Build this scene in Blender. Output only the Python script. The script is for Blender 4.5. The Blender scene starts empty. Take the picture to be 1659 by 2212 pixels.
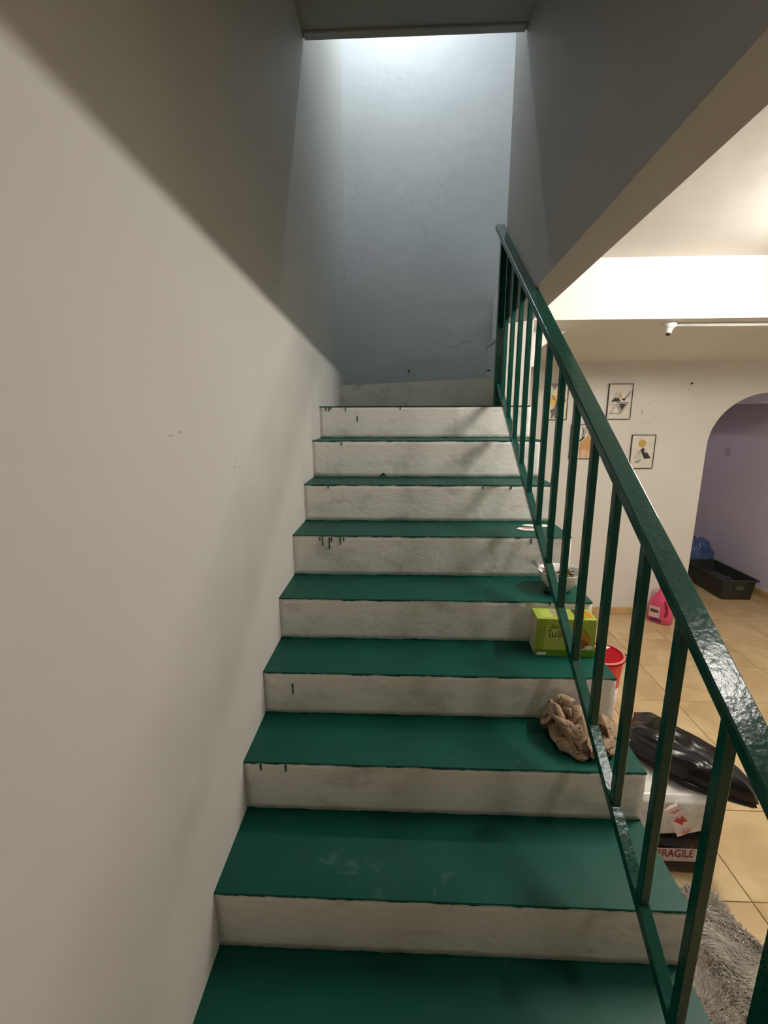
import bpy, bmesh, math, random
from mathutils import Vector, Matrix, noise

random.seed(7)
scene = bpy.context.scene
COL = scene.collection

# ------------------------------------------------------------------ camera
def look_matrix(pitch, yaw, roll, loc):
    cy, sy, cp, sp = math.cos(yaw), math.sin(yaw), math.cos(pitch), math.sin(pitch)
    f = Vector((-sy*cp, cy*cp, sp)); r0 = Vector((cy, sy, 0)); u0 = r0.cross(f)
    r = r0*math.cos(roll) + u0*math.sin(roll); u = r.cross(f)
    return Matrix(((r.x, u.x, -f.x, loc[0]), (r.y, u.y, -f.y, loc[1]), (r.z, u.z, -f.z, loc[2]), (0, 0, 0, 1)))
cam_data = bpy.data.cameras.new('camera')
cam_data.sensor_fit = 'HORIZONTAL'; cam_data.sensor_width = 36.0
cam_data.lens = 983.31/1659.0*36.0
cam_data.clip_start = 0.02
cam = bpy.data.objects.new('camera', cam_data); COL.objects.link(cam)
cam.matrix_world = look_matrix(-0.2175, 0.0425, -0.0039, (0.4761, -0.9049, 1.5466))
scene.camera = cam

# ------------------------------------------------------------------ world, exposure
w = bpy.data.worlds.new('world'); scene.world = w; w.use_nodes = True
w.node_tree.nodes['Background'].inputs[0].default_value = (0.02, 0.02, 0.022, 1)
w.node_tree.nodes['Background'].inputs[1].default_value = 0.3
vs = scene.view_settings
vs.view_transform = 'Standard'; vs.look = 'None'; vs.gamma = 1.0; vs.use_curve_mapping = False
vs.exposure = 0.0

HALL_LAMP = (2.34, 0.80, 2.24); HALL_POWER = 100.0; HALL_TURN = -16.0
SIDE_LAMP = (1.72, -0.42, 2.27); SIDE_POWER = 4.5
ROOM_FILL_POWER = 2.8
UP_LAMP = (0.50, 2.50, 4.85); UP_POWER = 35.0
FZ = -0.175            # hall floor level

# ------------------------------------------------------------------ helpers
def rgb(r, g, b):
    def f(c):
        c /= 255.0
        return c/12.92 if c <= 0.04045 else ((c+0.055)/1.055)**2.4
    return (f(r), f(g), f(b), 1.0)

MATS = {}
def mat(name, col, rough=0.6, metal=0.0, var=None, vscale=6.0, detail=4.0, bump=0.0, bscale=60.0, spec=0.5, emit=None, estr=0.0, coat=0.0, stretch=None, sss=0.0, trans=0.0, alpha=1.0):
    if name in MATS: return MATS[name]
    m = bpy.data.materials.new(name); m.use_nodes = True
    nt = m.node_tree; b = nt.nodes['Principled BSDF']
    b.inputs['Base Color'].default_value = col
    b.inputs['Roughness'].default_value = rough; b.inputs['Metallic'].default_value = metal
    b.inputs['Specular IOR Level'].default_value = spec
    b.inputs['Coat Weight'].default_value = coat
    b.inputs['Transmission Weight'].default_value = trans
    b.inputs['Alpha'].default_value = alpha
    if emit:
        b.inputs['Emission Color'].default_value = emit; b.inputs['Emission Strength'].default_value = estr
    if var or bump:
        tc = nt.nodes.new('ShaderNodeTexCoord'); mp = nt.nodes.new('ShaderNodeMapping')
        nt.links.new(tc.outputs['Object'], mp.inputs['Vector'])
        if stretch: mp.inputs['Scale'].default_value = stretch
    if var:
        n = nt.nodes.new('ShaderNodeTexNoise'); n.inputs['Scale'].default_value = vscale; n.inputs['Detail'].default_value = detail
        nt.links.new(mp.outputs['Vector'], n.inputs['Vector'])
        cr = nt.nodes.new('ShaderNodeValToRGB')
        cr.color_ramp.elements[0].position = 0.35; cr.color_ramp.elements[0].color = var
        cr.color_ramp.elements[1].position = 0.65; cr.color_ramp.elements[1].color = col
        nt.links.new(n.outputs['Fac'], cr.inputs['Fac']); nt.links.new(cr.outputs['Color'], b.inputs['Base Color'])
    if bump:
        n2 = nt.nodes.new('ShaderNodeTexNoise'); n2.inputs['Scale'].default_value = bscale; n2.inputs['Detail'].default_value = 5
        nt.links.new(mp.outputs['Vector'], n2.inputs['Vector'])
        bp = nt.nodes.new('ShaderNodeBump'); bp.inputs['Strength'].default_value = bump; bp.inputs['Distance'].default_value = 0.004
        nt.links.new(n2.outputs['Fac'], bp.inputs['Height']); nt.links.new(bp.outputs['Normal'], b.inputs['Normal'])
    MATS[name] = m
    return m

def props(o, label=None, cat=None, group=None, kind=None):
    if label: o['label'] = label
    if cat: o['category'] = cat
    if group: o['group'] = group
    if kind: o['kind'] = kind
    return o

def link(name, me, m=None, parent=None, loc=None, smooth=False):
    o = bpy.data.objects.new(name, me); COL.objects.link(o)
    if m is not None and len(me.materials) == 0: me.materials.append(m)
    if smooth:
        for p in me.polygons: p.use_smooth = True
    if parent is not None: o.parent = parent
    if loc is not None: o.location = loc
    return o

def empty(name, loc=(0, 0, 0), rz=0.0):
    o = bpy.data.objects.new(name, None); COL.objects.link(o)
    o.location = loc; o.rotation_euler = (0, 0, rz); o.empty_display_size = 0.05
    return o

def pyd(name, v, f):
    me = bpy.data.meshes.new(name); me.from_pydata([tuple(x) for x in v], [], f); me.validate(); me.update()
    bm = bmesh.new(); bm.from_mesh(me); bmesh.ops.recalc_face_normals(bm, faces=bm.faces); bm.to_mesh(me); bm.free()
    return me

def box_me(name, x0, x1, y0, y1, z0, z1, bev=0.0, seg=1):
    bm = bmesh.new(); bmesh.ops.create_cube(bm, size=1.0)
    for v in bm.verts:
        v.co = Vector(((x0+x1)/2+v.co.x*(x1-x0), (y0+y1)/2+v.co.y*(y1-y0), (z0+z1)/2+v.co.z*(z1-z0)))
    if bev > 0: bmesh.ops.bevel(bm, geom=list(bm.edges), offset=bev, segments=seg, affect='EDGES', profile=0.5)
    me = bpy.data.meshes.new(name); bm.to_mesh(me); bm.free()
    return me

def box(name, x0, x1, y0, y1, z0, z1, m, parent=None, bev=0.0, seg=1, smooth=False):
    return link(name, box_me(name, x0, x1, y0, y1, z0, z1, bev, seg), m, parent, smooth=smooth)

def prism_me(name, poly, axis, a, b):
    """poly of 2-D points swept along axis: 'x' -> (y,z), 'y' -> (x,z), 'z' -> (x,y)"""
    def P(p, t):
        return {'x': (t, p[0], p[1]), 'y': (p[0], t, p[1]), 'z': (p[0], p[1], t)}[axis]
    n = len(poly)
    v = [P(p, a) for p in poly] + [P(p, b) for p in poly]
    f = [tuple(range(n)), tuple(range(2*n-1, n-1, -1))] + [(i, (i+1) % n, n+(i+1) % n, n+i) for i in range(n)]
    return pyd(name, v, f)

def lathe_me(name, prof, seg=32, sx=1.0, sy=1.0, caps=True):
    v = []; f = []
    for r, z in prof:
        for k in range(seg):
            a = 2*math.pi*k/seg; v.append((r*math.cos(a)*sx, r*math.sin(a)*sy, z))
    for i in range(len(prof)-1):
        for k in range(seg):
            k2 = (k+1) % seg; f.append((i*seg+k, i*seg+k2, (i+1)*seg+k2, (i+1)*seg+k))
    if caps and prof[0][0] > 1e-6: f.append(tuple(range(seg)))
    if caps and prof[-1][0] > 1e-6: f.append(tuple(range((len(prof)-1)*seg, len(prof)*seg)))
    return pyd(name, v, f)

def tube_me(name, pts, r, seg=8, caps=True):
    pts = [Vector(p) for p in pts]; v = []; f = []
    rr = r if isinstance(r, (list, tuple)) else [r]*len(pts)
    for i, p in enumerate(pts):
        t = (pts[min(i+1, len(pts)-1)]-pts[max(i-1, 0)]).normalized()
        a = t.cross(Vector((0, 0, 1)));
        if a.length < 1e-3: a = t.cross(Vector((1, 0, 0)))
        a.normalize(); b = t.cross(a)
        for k in range(seg):
            g = 2*math.pi*k/seg; v.append(p+(a*math.cos(g)+b*math.sin(g))*rr[i])
    for i in range(len(pts)-1):
        for k in range(seg):
            k2 = (k+1) % seg; f.append((i*seg+k, i*seg+k2, (i+1)*seg+k2, (i+1)*seg+k))
    if caps: f.append(tuple(range(seg))); f.append(tuple(range((len(pts)-1)*seg, len(pts)*seg)))
    return pyd(name, v, f)

def text_me(name, s, size, shear=0.0, bold=0.0):
    c = bpy.data.curves.new(name, 'FONT'); c.body = s; c.size = size; c.shear = shear; c.offset = bold
    c.align_x = 'CENTER'; c.align_y = 'CENTER'; c.resolution_u = 3
    o = bpy.data.objects.new(name, c); COL.objects.link(o)
    dg = bpy.context.evaluated_depsgraph_get(); dg.update()
    me = bpy.data.meshes.new_from_object(o.evaluated_get(dg)); me.materials.clear()
    bpy.data.objects.remove(o); bpy.data.curves.remove(c)
    return me

def poly_me(name, polys):
    """flat printed shapes in the local X-Z plane facing -Y; list of outlines"""
    v = []; f = []
    for p in polys:
        b = len(v); v += [(x, 0, z) for x, z in p]; f.append(tuple(range(b, b+len(p))))
    me = bpy.data.meshes.new(name); me.from_pydata(v, [], f); me.update()
    bm = bmesh.new(); bm.from_mesh(me); bmesh.ops.triangulate(bm, faces=list(bm.faces)); bm.to_mesh(me); bm.free()
    return me
def ell(cx, cz, rx, rz, n=20): return [(cx+rx*math.cos(2*math.pi*k/n), cz+rz*math.sin(2*math.pi*k/n)) for k in range(n)]
def stroke(pts, wd):
    out = []
    L = []; R = []
    for i, p in enumerate(pts):
        a = pts[max(i-1, 0)]; b = pts[min(i+1, len(pts)-1)]
        dx, dz = b[0]-a[0], b[1]-a[1]; l = math.hypot(dx, dz) or 1
        L.append((p[0]-dz/l*wd/2, p[1]+dx/l*wd/2)); R.append((p[0]+dz/l*wd/2, p[1]-dx/l*wd/2))
    return L+R[::-1]

# ------------------------------------------------------------------ materials
def plaster(name, base, dark, bump=0.25):
    m = bpy.data.materials.new(name); m.use_nodes = True; nt = m.node_tree; b = nt.nodes['Principled BSDF']
    b.inputs['Roughness'].default_value = 0.62; b.inputs['Specular IOR Level'].default_value = 0.3
    geo = nt.nodes.new('ShaderNodeNewGeometry')
    n1 = nt.nodes.new('ShaderNodeTexNoise'); n1.inputs['Scale'].default_value = 1.6; n1.inputs['Detail'].default_value = 6
    n2 = nt.nodes.new('ShaderNodeTexNoise'); n2.inputs['Scale'].default_value = 7; n2.inputs['Detail'].default_value = 4
    n3 = nt.nodes.new('ShaderNodeTexNoise'); n3.inputs['Scale'].default_value = 90; n3.inputs['Detail'].default_value = 3
    for n in (n1, n2, n3): nt.links.new(geo.outputs['Position'], n.inputs['Vector'])
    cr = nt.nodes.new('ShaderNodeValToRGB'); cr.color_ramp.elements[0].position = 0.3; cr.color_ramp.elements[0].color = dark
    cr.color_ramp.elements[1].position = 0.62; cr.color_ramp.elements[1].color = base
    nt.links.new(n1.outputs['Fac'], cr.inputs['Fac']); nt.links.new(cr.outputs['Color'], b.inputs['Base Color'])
    ad = nt.nodes.new('ShaderNodeMath'); ad.operation = 'MULTIPLY_ADD'; ad.inputs[1].default_value = 0.06
    nt.links.new(n3.outputs['Fac'], ad.inputs[0]); nt.links.new(n2.outputs['Fac'], ad.inputs[2])
    bp = nt.nodes.new('ShaderNodeBump'); bp.inputs['Strength'].default_value = bump; bp.inputs['Distance'].default_value = 0.012
    nt.links.new(ad.outputs[0], bp.inputs['Height']); nt.links.new(bp.outputs['Normal'], b.inputs['Normal'])
    MATS[name] = m
    return m
M_WALL = plaster('wall_plaster', (0.60, 0.585, 0.545, 1), (0.575, 0.56, 0.52, 1))
M_BACK = plaster('back_wall_plaster', (0.60, 0.61, 0.62, 1), (0.55, 0.56, 0.57, 1), 0.5)
M_HALL = plaster('hall_plaster', (0.78, 0.75, 0.70, 1), (0.72, 0.69, 0.64, 1))
M_CEIL = plaster('ceiling_plaster', (0.72, 0.69, 0.65, 1), (0.69, 0.66, 0.62, 1), 0.2)
M_LILAC = plaster('lilac_wall', (0.74, 0.69, 0.78, 1), (0.70, 0.65, 0.74, 1))
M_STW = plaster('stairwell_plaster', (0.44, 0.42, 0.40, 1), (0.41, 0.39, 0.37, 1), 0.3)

def riser_material():
    m = bpy.data.materials.new('riser_white_paint'); m.use_nodes = True; nt = m.node_tree; b = nt.nodes['Principled BSDF']
    b.inputs['Roughness'].default_value = 0.5; b.inputs['Specular IOR Level'].default_value = 0.35
    geo = nt.nodes.new('ShaderNodeNewGeometry'); mp = nt.nodes.new('ShaderNodeMapping')
    mp.inputs['Scale'].default_value = (1.0, 1.0, 1.6); nt.links.new(geo.outputs['Position'], mp.inputs['Vector'])
    n1 = nt.nodes.new('ShaderNodeTexNoise'); n1.inputs['Scale'].default_value = 5.5; n1.inputs['Detail'].default_value = 7; n1.inputs['Roughness'].default_value = 0.62
    n2 = nt.nodes.new('ShaderNodeTexNoise'); n2.inputs['Scale'].default_value = 26; n2.inputs['Detail'].default_value = 4
    nt.links.new(mp.outputs[0], n1.inputs['Vector']); nt.links.new(mp.outputs[0], n2.inputs['Vector'])
    cr = nt.nodes.new('ShaderNodeValToRGB'); e = cr.color_ramp.elements
    e[0].position = 0.24; e[0].color = (0.47, 0.45, 0.41, 1); e[1].position = 0.48; e[1].color = (0.80, 0.785, 0.74, 1)
    nt.links.new(n1.outputs['Fac'], cr.inputs['Fac']); nt.links.new(cr.outputs['Color'], b.inputs['Base Color'])
    bp = nt.nodes.new('ShaderNodeBump'); bp.inputs['Strength'].default_value = 0.35; bp.inputs['Distance'].default_value = 0.006
    nt.links.new(n2.outputs['Fac'], bp.inputs['Height']); nt.links.new(bp.outputs['Normal'], b.inputs['Normal'])
    return m
M_RISER = riser_material()

def tread_material():
    m = bpy.data.materials.new('tread_green_paint'); m.use_nodes = True; nt = m.node_tree; b = nt.nodes['Principled BSDF']
    b.inputs['Specular IOR Level'].default_value = 0.24
    geo = nt.nodes.new('ShaderNodeNewGeometry')
    n1 = nt.nodes.new('ShaderNodeTexNoise'); n1.inputs['Scale'].default_value = 3.2; n1.inputs['Detail'].default_value = 8; n1.inputs['Roughness'].default_value = 0.68
    n2 = nt.nodes.new('ShaderNodeTexNoise'); n2.inputs['Scale'].default_value = 40; n2.inputs['Detail'].default_value = 4
    n3 = nt.nodes.new('ShaderNodeTexNoise'); n3.inputs['Scale'].default_value = 11; n3.inputs['Detail'].default_value = 9; n3.inputs['Distortion'].default_value = 1.2
    for n in (n1, n2, n3): nt.links.new(geo.outputs['Position'], n.inputs['Vector'])
    cr = nt.nodes.new('ShaderNodeValToRGB'); e = cr.color_ramp.elements
    e[0].position = 0.3; e[0].color = (0.0003, 0.054, 0.037, 1); e[1].position = 0.7; e[1].color = (0.0005, 0.070, 0.048, 1)
    nt.links.new(n1.outputs['Fac'], cr.inputs['Fac'])
    sc = nt.nodes.new('ShaderNodeValToRGB'); s = sc.color_ramp.elements
    s[0].position = 0.66; s[0].color = (0, 0, 0, 1); s[1].position = 0.80; s[1].color = (0.35, 0.35, 0.35, 1)
    mx = nt.nodes.new('ShaderNodeMix'); mx.data_type = 'RGBA'; mx.inputs['B'].default_value = (0.10, 0.17, 0.14, 1)
    vd = nt.nodes.new('ShaderNodeVectorMath'); vd.operation = 'DISTANCE'; vd.inputs[1].default_value = (0.42, 0.05*2.2, 0.3515)
    sv = nt.nodes.new('ShaderNodeVectorMath'); sv.operation = 'MULTIPLY'; sv.inputs[1].default_value = (1.0, 2.2, 1.0)
    nt.links.new(geo.outputs['Position'], sv.inputs[0]); nt.links.new(sv.outputs[0], vd.inputs[0])
    mr = nt.nodes.new('ShaderNodeMapRange'); mr.inputs[1].default_value = 0.05; mr.inputs[2].default_value = 0.24; mr.inputs[3].default_value = 0.17; mr.inputs[4].default_value = 0.0
    nt.links.new(vd.outputs['Value'], mr.inputs[0])
    af = nt.nodes.new('ShaderNodeMath'); af.operation = 'ADD'; nt.links.new(n3.outputs['Fac'], af.inputs[0]); nt.links.new(mr.outputs[0], af.inputs[1])
    nt.links.new(af.outputs[0], sc.inputs['Fac'])
    nt.links.new(sc.outputs['Color'], mx.inputs['Factor']); nt.links.new(cr.outputs['Color'], mx.inputs['A'])
    nt.links.new(mx.outputs['Result'], b.inputs['Base Color'])
    rr = nt.nodes.new('ShaderNodeMapRange'); rr.inputs[3].default_value = 0.38; rr.inputs[4].default_value = 0.55
    nt.links.new(n1.outputs['Fac'], rr.inputs[0]); nt.links.new(rr.outputs[0], b.inputs['Roughness'])
    bp = nt.nodes.new('ShaderNodeBump'); bp.inputs['Strength'].default_value = 0.12; bp.inputs['Distance'].default_value = 0.003
    nt.links.new(n2.outputs['Fac'], bp.inputs['Height']); nt.links.new(bp.outputs['Normal'], b.inputs['Normal'])
    return m
M_TREAD = tread_material()
M_DRIP = mat('green_drip_paint', (0.003, 0.05, 0.035, 1), 0.35)
M_RAIL = mat('railing_green_enamel', (0.0008, 0.062, 0.042, 1), 0.19, var=(0.0006, 0.052, 0.035, 1), vscale=9, bump=0.22, bscale=70, spec=0.45)

def tile_material():
    m = bpy.data.materials.new('beige_floor_tile'); m.use_nodes = True; nt = m.node_tree; b = nt.nodes['Principled BSDF']
    b.inputs['Roughness'].default_value = 0.28; b.inputs['Specular IOR Level'].default_value = 0.4
    geo = nt.nodes.new('ShaderNodeNewGeometry'); oi = nt.nodes.new('ShaderNodeObjectInfo')
    ad = nt.nodes.new('ShaderNodeVectorMath'); ad.operation = 'ADD'
    ml = nt.nodes.new('ShaderNodeMath'); ml.operation = 'MULTIPLY'; ml.inputs[1].default_value = 40
    nt.links.new(oi.outputs['Random'], ml.inputs[0]); nt.links.new(geo.outputs['Position'], ad.inputs[0]); nt.links.new(ml.outputs[0], ad.inputs[1])
    n1 = nt.nodes.new('ShaderNodeTexNoise'); n1.inputs['Scale'].default_value = 4; n1.inputs['Detail'].default_value = 9; n1.inputs['Distortion'].default_value = 1.0
    nt.links.new(ad.outputs[0], n1.inputs['Vector'])
    cr = nt.nodes.new('ShaderNodeValToRGB'); e = cr.color_ramp.elements
    e[0].position = 0.35; e[0].color = (0.50, 0.35, 0.18, 1); e[1].position = 0.66; e[1].color = (0.66, 0.50, 0.28, 1)
    nt.links.new(n1.outputs['Fac'], cr.inputs['Fac']); nt.links.new(cr.outputs['Color'], b.inputs['Base Color'])
    return m
M_TILE = tile_material()
M_GROUT = mat('tile_grout', (0.30, 0.21, 0.11, 1), 0.9)
M_SKIRT = mat('skirting_tile', (0.62, 0.42, 0.20, 1), 0.3, var=(0.50, 0.33, 0.15, 1), vscale=9)

# ------------------------------------------------------------------ the setting
def struct(o): o['kind'] = 'structure'; return o
XR = 4.2; YF = -4.4; HC = 2.33; SLAB = 3.25; YB = 3.07; TOP = 5.0; FARY = 2.845
struct(box('wall_left', -0.2, 0.0, YF-0.2, YB+0.2, FZ-0.1, TOP, M_WALL))
struct(box('wall_back', 0.0, 2.2, YB, YB+0.2, FZ-0.1, TOP, M_BACK))
struct(box('wall_upper_back', 2.2, 3.4, YB, YB+0.2, 2.44, TOP, M_BACK))
struct(box('wall_right', XR, XR+0.2, YF-0.2, 5.4, FZ-0.1, HC+0.15, M_HALL))
struct(box('wall_front', 0.0, XR, YF-0.2, YF, FZ-0.1, HC+0.15, M_HALL))
# hall ceiling and the slab above the stair
struct(box('ceiling', 1.10, XR, YF, 1.80, HC, HC+0.12, M_CEIL))
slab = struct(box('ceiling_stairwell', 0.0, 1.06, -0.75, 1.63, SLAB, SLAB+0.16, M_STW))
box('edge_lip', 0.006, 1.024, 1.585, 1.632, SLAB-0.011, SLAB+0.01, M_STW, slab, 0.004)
struct(box('ceiling_lobby', 0.0, 1.10, YF, -0.75, HC, HC+0.12, M_CEIL))
struct(box('wall_lobby_header', 0.0, 1.06, -0.87, -0.75, HC+0.12, SLAB+0.16, M_WALL))
# wall between the stairwell and the hall: bottom edge falls slightly towards the back
zl = lambda y: 2.115-0.053*y
zr = lambda y: 2.130-0.057*y
y0, y1 = -0.19, 1.86
v = [(1.03, y0, zl(y0)), (1.175, y0, zr(y0)), (1.175, y1, zr(y1)), (1.03, y1, zl(y1)),
     (1.03, y0, SLAB+0.3), (1.175, y0, SLAB+0.3), (1.175, y1, SLAB+0.3), (1.03, y1, SLAB+0.3)]
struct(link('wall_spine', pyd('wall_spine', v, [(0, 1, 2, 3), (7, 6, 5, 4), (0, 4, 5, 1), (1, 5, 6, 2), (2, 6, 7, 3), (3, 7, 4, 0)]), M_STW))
struct(box('wall_spine_upper', 1.03, 1.175, YF, y0, HC, SLAB+0.3, M_WALL))
struct(box('wall_pillar', 1.034, 1.183, 1.765, 1.90, FZ, 2.05, M_HALL))
# dropped bulkhead across the hall
struct(link('wall_bulkhead', prism_me('wall_bulkhead', [(1.762, 2.026), (1.762, HC+0.1), (FARY+0.15, HC+0.1), (FARY+0.15, 1.909-0.016), (FARY, 1.909)], 'x', 1.183, XR), M_HALL))
# enclosure of the upper flight
struct(box('wall_upper_front', 1.045, 3.4, 1.74, 1.86, HC+0.1, TOP, M_BACK))
struct(box('wall_upper_right', 3.2, 3.4, 1.86, YB, 2.44, TOP, M_BACK))
struct(box('wall_upper_near', 0.0, 1.03, 1.30, 1.42, SLAB+0.16, TOP, M_BACK))
struct(box('ceiling_upper', -0.2, 3.4, 1.30, YB+0.2, TOP, TOP+0.1, M_CEIL))

# far hall wall with the arched opening
ax0, ax1, asp, ab = 2.885, 3.765, 1.27, 0.41
acx = (ax0+ax1)/2; aa = (ax1-ax0)/2
outer = [(1.183, FZ-0.05), (1.183, 2.0), (XR, 2.0), (XR, FZ-0.05), (ax1, FZ-0.05)]
arch = [(acx+aa*math.cos(math.pi*k/28), asp+ab*math.sin(math.pi*k/28)) for k in range(29)]
poly = outer + arch + [(ax0, FZ-0.05)]
def wall_with_hole(name, poly, ya, yb):
    bm = bmesh.new()
    vs_ = [bm.verts.new((x, ya, z)) for x, z in poly]
    f = bm.faces.new(vs_); r = bmesh.ops.extrude_face_region(bm, geom=[f])
    bmesh.ops.translate(bm, verts=[e for e in r['geom'] if isinstance(e, bmesh.types.BMVert)], vec=(0, yb-ya, 0))
    bmesh.ops.triangulate(bm, faces=list(bm.faces)); bmesh.ops.recalc_face_normals(bm, faces=bm.faces)
    me = bpy.data.meshes.new(name); bm.to_mesh(me); bm.free(); return me
far = struct(link('wall_far', wall_with_hole('wall_far', poly, FARY, FARY+0.14), M_HALL))
sk = struct(box('baseboard_far', 1.2, ax0-0.004, FARY-0.014, FARY, FZ, FZ+0.062, M_SKIRT, bev=0.003))
# room beyond the arch
struct(box('wall_room_side', 3.87, 3.99, FARY+0.14, 5.2, FZ-0.1, 2.4, M_LILAC))
struct(box('wall_room_end', 2.3, 3.87, 5.2, 5.35, FZ-0.1, 2.4, M_LILAC))
struct(box('wall_room_near_side', 2.3, 2.42, FARY+0.14, 5.2, FZ-0.1, 2.4, M_LILAC))
struct(box('ceiling_room', 2.3, 3.99, FARY+0.1, 5.35, 2.30, 2.42, M_CEIL))
struct(box('shade_drop', 3.45, 3.87, FARY+0.14, 5.2, 1.60, 2.30, M_LILAC))  # added drop; its shape gives the shaded band along the top of this wall
struct(box('baseboard_room', 3.856, 3.87, FARY+0.14, 5.2, FZ, FZ+0.062, M_SKIRT, bev=0.003))

# floor with real tiles
floor = struct(box('floor', -0.2, XR+0.2, YF-0.2, 5.4, FZ-0.16, FZ-0.006, M_GROUT))
TS = 0.392; tx0 = 1.735-3*TS; ty0 = 0.44-8*TS
tme = box_me('tile', -TS/2+0.0016, TS/2-0.0016, -TS/2+0.0016, TS/2-0.0016, -0.012, 0.0, 0.0015)
tme.materials.append(M_TILE)
for i in range(12):
    for j in range(21):
        x = tx0+TS*(i+0.5); y = ty0+TS*(j+0.5)
        if x > 4.1 or (x < 1.0 and y > -0.5): continue
        t = link('tile', tme, None, floor, (x, y, FZ+random.uniform(-0.0004, 0.0004)))

# ------------------------------------------------------------------ staircase
W = 1.188
NY = {0: -0.50, 1: -0.25, 2: 0.0, 3: 0.2528, 4: 0.4816, 5: 0.7191, 6: 0.9759, 7: 1.2385, 8: 1.4828, 9: 1.729}
NZ = {0: 0.0, 1: 0.175, 2: 0.3515, 3: 0.5197, 4: 0.6785, 5: 0.8463, 6: 1.0269, 7: 1.2067, 8: 1.3993, 9: 1.575}
stair = empty('staircase', (0, 0, FZ))
props(stair, 'concrete staircase with dark green painted treads and white risers climbing between wall and railing', 'staircase')
def SP(o): o.parent = stair; o.location = Vector(o.location)-Vector((0, 0, FZ)); return o
# concrete core (white right-hand side)
core = [(NY[0]+0.012, FZ)]
zp = FZ
for k in range(0, 10):
    core += [(NY[k]+0.012, zp), (NY[k]+0.012, NZ[k]-0.012)]; zp = NZ[k]-0.012
core += [(1.76, zp), (1.76, FZ)]
SP(link('core', prism_me('core', core, 'x', 0.0, W-0.004), M_RISER))

def ragged(n, amp, seed, lo=0.0):
    random.seed(seed); out = []; x = random.random()
    for i in range(n):
        t = i/9.0
        val = noise.noise(Vector((t*1.3, seed*3.1, 0)))*0.5+noise.noise(Vector((t*4.0, seed*7.7, 2)))*0.35+noise.noise(Vector((t*11.0, seed*1.7, 5)))*0.25
        out.append(max(lo, amp*(0.55+val)))
    return out
def tread_me(y0, y1, z, seed):
    n = 120; fr = ragged(n+1, 0.009, seed, 0.0012); bk = ragged(n+1, 0.006, seed+50, 0.0008); v = []; f = []
    for i in range(n+1):
        x = W*i/n
        w_ = 0.0015*noise.noise(Vector((x*6, seed, 3)))
        prof = [(y0+0.011, z-fr[i]), (y0-0.0022+w_, z-fr[i]), (y0-0.0026+w_, z-0.003), (y0-0.0006+w_, z), (y0+0.05, z+0.0008*noise.noise(Vector((x*5, seed, 9)))), (y1-0.0028, z+0.0004), (y1-0.0024, z+bk[i]), (y1+0.0055, z+bk[i]), (y1+0.0055, z-0.013), (y0+0.011, z-0.013)]
        v += [(x, a, b) for a, b in prof]
    m = 10
    for i in range(n):
        for k in range(m):
            k2 = (k+1) % m; f.append((i*m+k, i*m+k2, (i+1)*m+k2, (i+1)*m+k))
    f.append(tuple(range(m))); f.append(tuple(range(n*m, n*m+m)))
    return pyd('tread', v, f)
def riser_me(y, z0, z1, seed):
    nx, nz = 60, 8; v = []; f = []
    for j in range(nz+1):
        for i in range(nx+1):
            x = W*i/nx; z = z0+(z1-z0)*j/nz
            d = 0.004*noise.noise(Vector((x*4, z*6, seed)))+0.0015*noise.noise(Vector((x*15, z*18, seed)))
            if i == nx: d += 0.003
            v.append((x, y+d*0.22, z))
    for j in range(nz):
        for i in range(nx):
            a = j*(nx+1)+i; f.append((a, a+1, a+nx+2, a+nx+1))
    b = len(v)
    v += [(0, y+0.012, z0), (W, y+0.012, z0), (W, y+0.012, z1), (0, y+0.012, z1)]
    f.append((b+3, b+2, b+1, b))
    for i in range(nx): f.append((i+1, i, b, b+1) if i == 0 else (i+1, i, b+1)); 
    for i in range(nx): t = nz*(nx+1); f.append((t+i, t+i+1, b+3) if i < nx-1 else (t+i, t+i+1, b+2, b+3))
    for j in range(nz):
        f.append((j*(nx+1), (j+1)*(nx+1), b) if j else (0, nx+1, b)); a = j*(nx+1)+nx; f.append((a+nx+1, a, b+1))
    f.append((nz*(nx+1), b+3, b)); f.append(((nz+1)*(nx+1)-1, b+1, b+2))
    return pyd('riser', v, f)
RIS = {}
for k in range(0, 10):
    zb = FZ if k == 0 else NZ[k-1]
    RIS[k] = SP(link('riser', riser_me(NY[k], zb, NZ[k]-0.001, k*3.7), M_RISER, smooth=True))
    if k < 9: SP(link('tread', tread_me(NY[k], NY[k+1], NZ[k], k*1.9+1), M_TREAD))
# paint runs on the risers: (step, x, top, length, radius)
def drip_me(L, r):
    pts = [(0, 0, 0), (0, 0, -L*0.5), (0, 0, -L*0.85), (0, 0, -L)]
    return tube_me('paint_drip', pts, [r*1.3, r*0.85, r, r*0.3], 6)
DR = [(6, .118, .010, .014), (6, .130, .010, .040), (6, .159, .010, .054), (6, .170, .010, .020), (6, .206, .010, .034), (6, .222, .010, .018),
      (9, .036, .004, .022), (9, .053, .004, .026), (9, .064, .004, .016), (9, .150, .004, .022), (9, .215, .055, .030), (9, .460, .003, .018),
      (8, .155, .007, .020), (7, .118, .008, .014), (7, .855, .008, .012), (7, .985, .008, .014), (7, 1.13, .008, .016),
      (3, .052, .008, .022), (3, .128, .008, .024), (4, .100, .045, .040), (6, 1.02, .008, .024), (5, 1.03, .006, .010)]
for k, x, off, L, in DR:
    d = link('paint_drip', drip_me(L, 0.0028), M_DRIP, RIS[k], (x, NY[k]-0.0015, NZ[k]-off))
# dried curl of paint on the seventh riser back edge
cp = [(0.36+0.004*i, NY[8]-0.002-0.004*math.sin(i*0.4), NZ[7]+0.004+0.016*math.sin(i*0.42)) for i in range(8)]
d = link('paint_curl', tube_me('paint_curl', cp, [0.002, 0.004, 0.005, 0.006, 0.006, 0.005, 0.004, 0.002], 6), M_DRIP, RIS[8])
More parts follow.
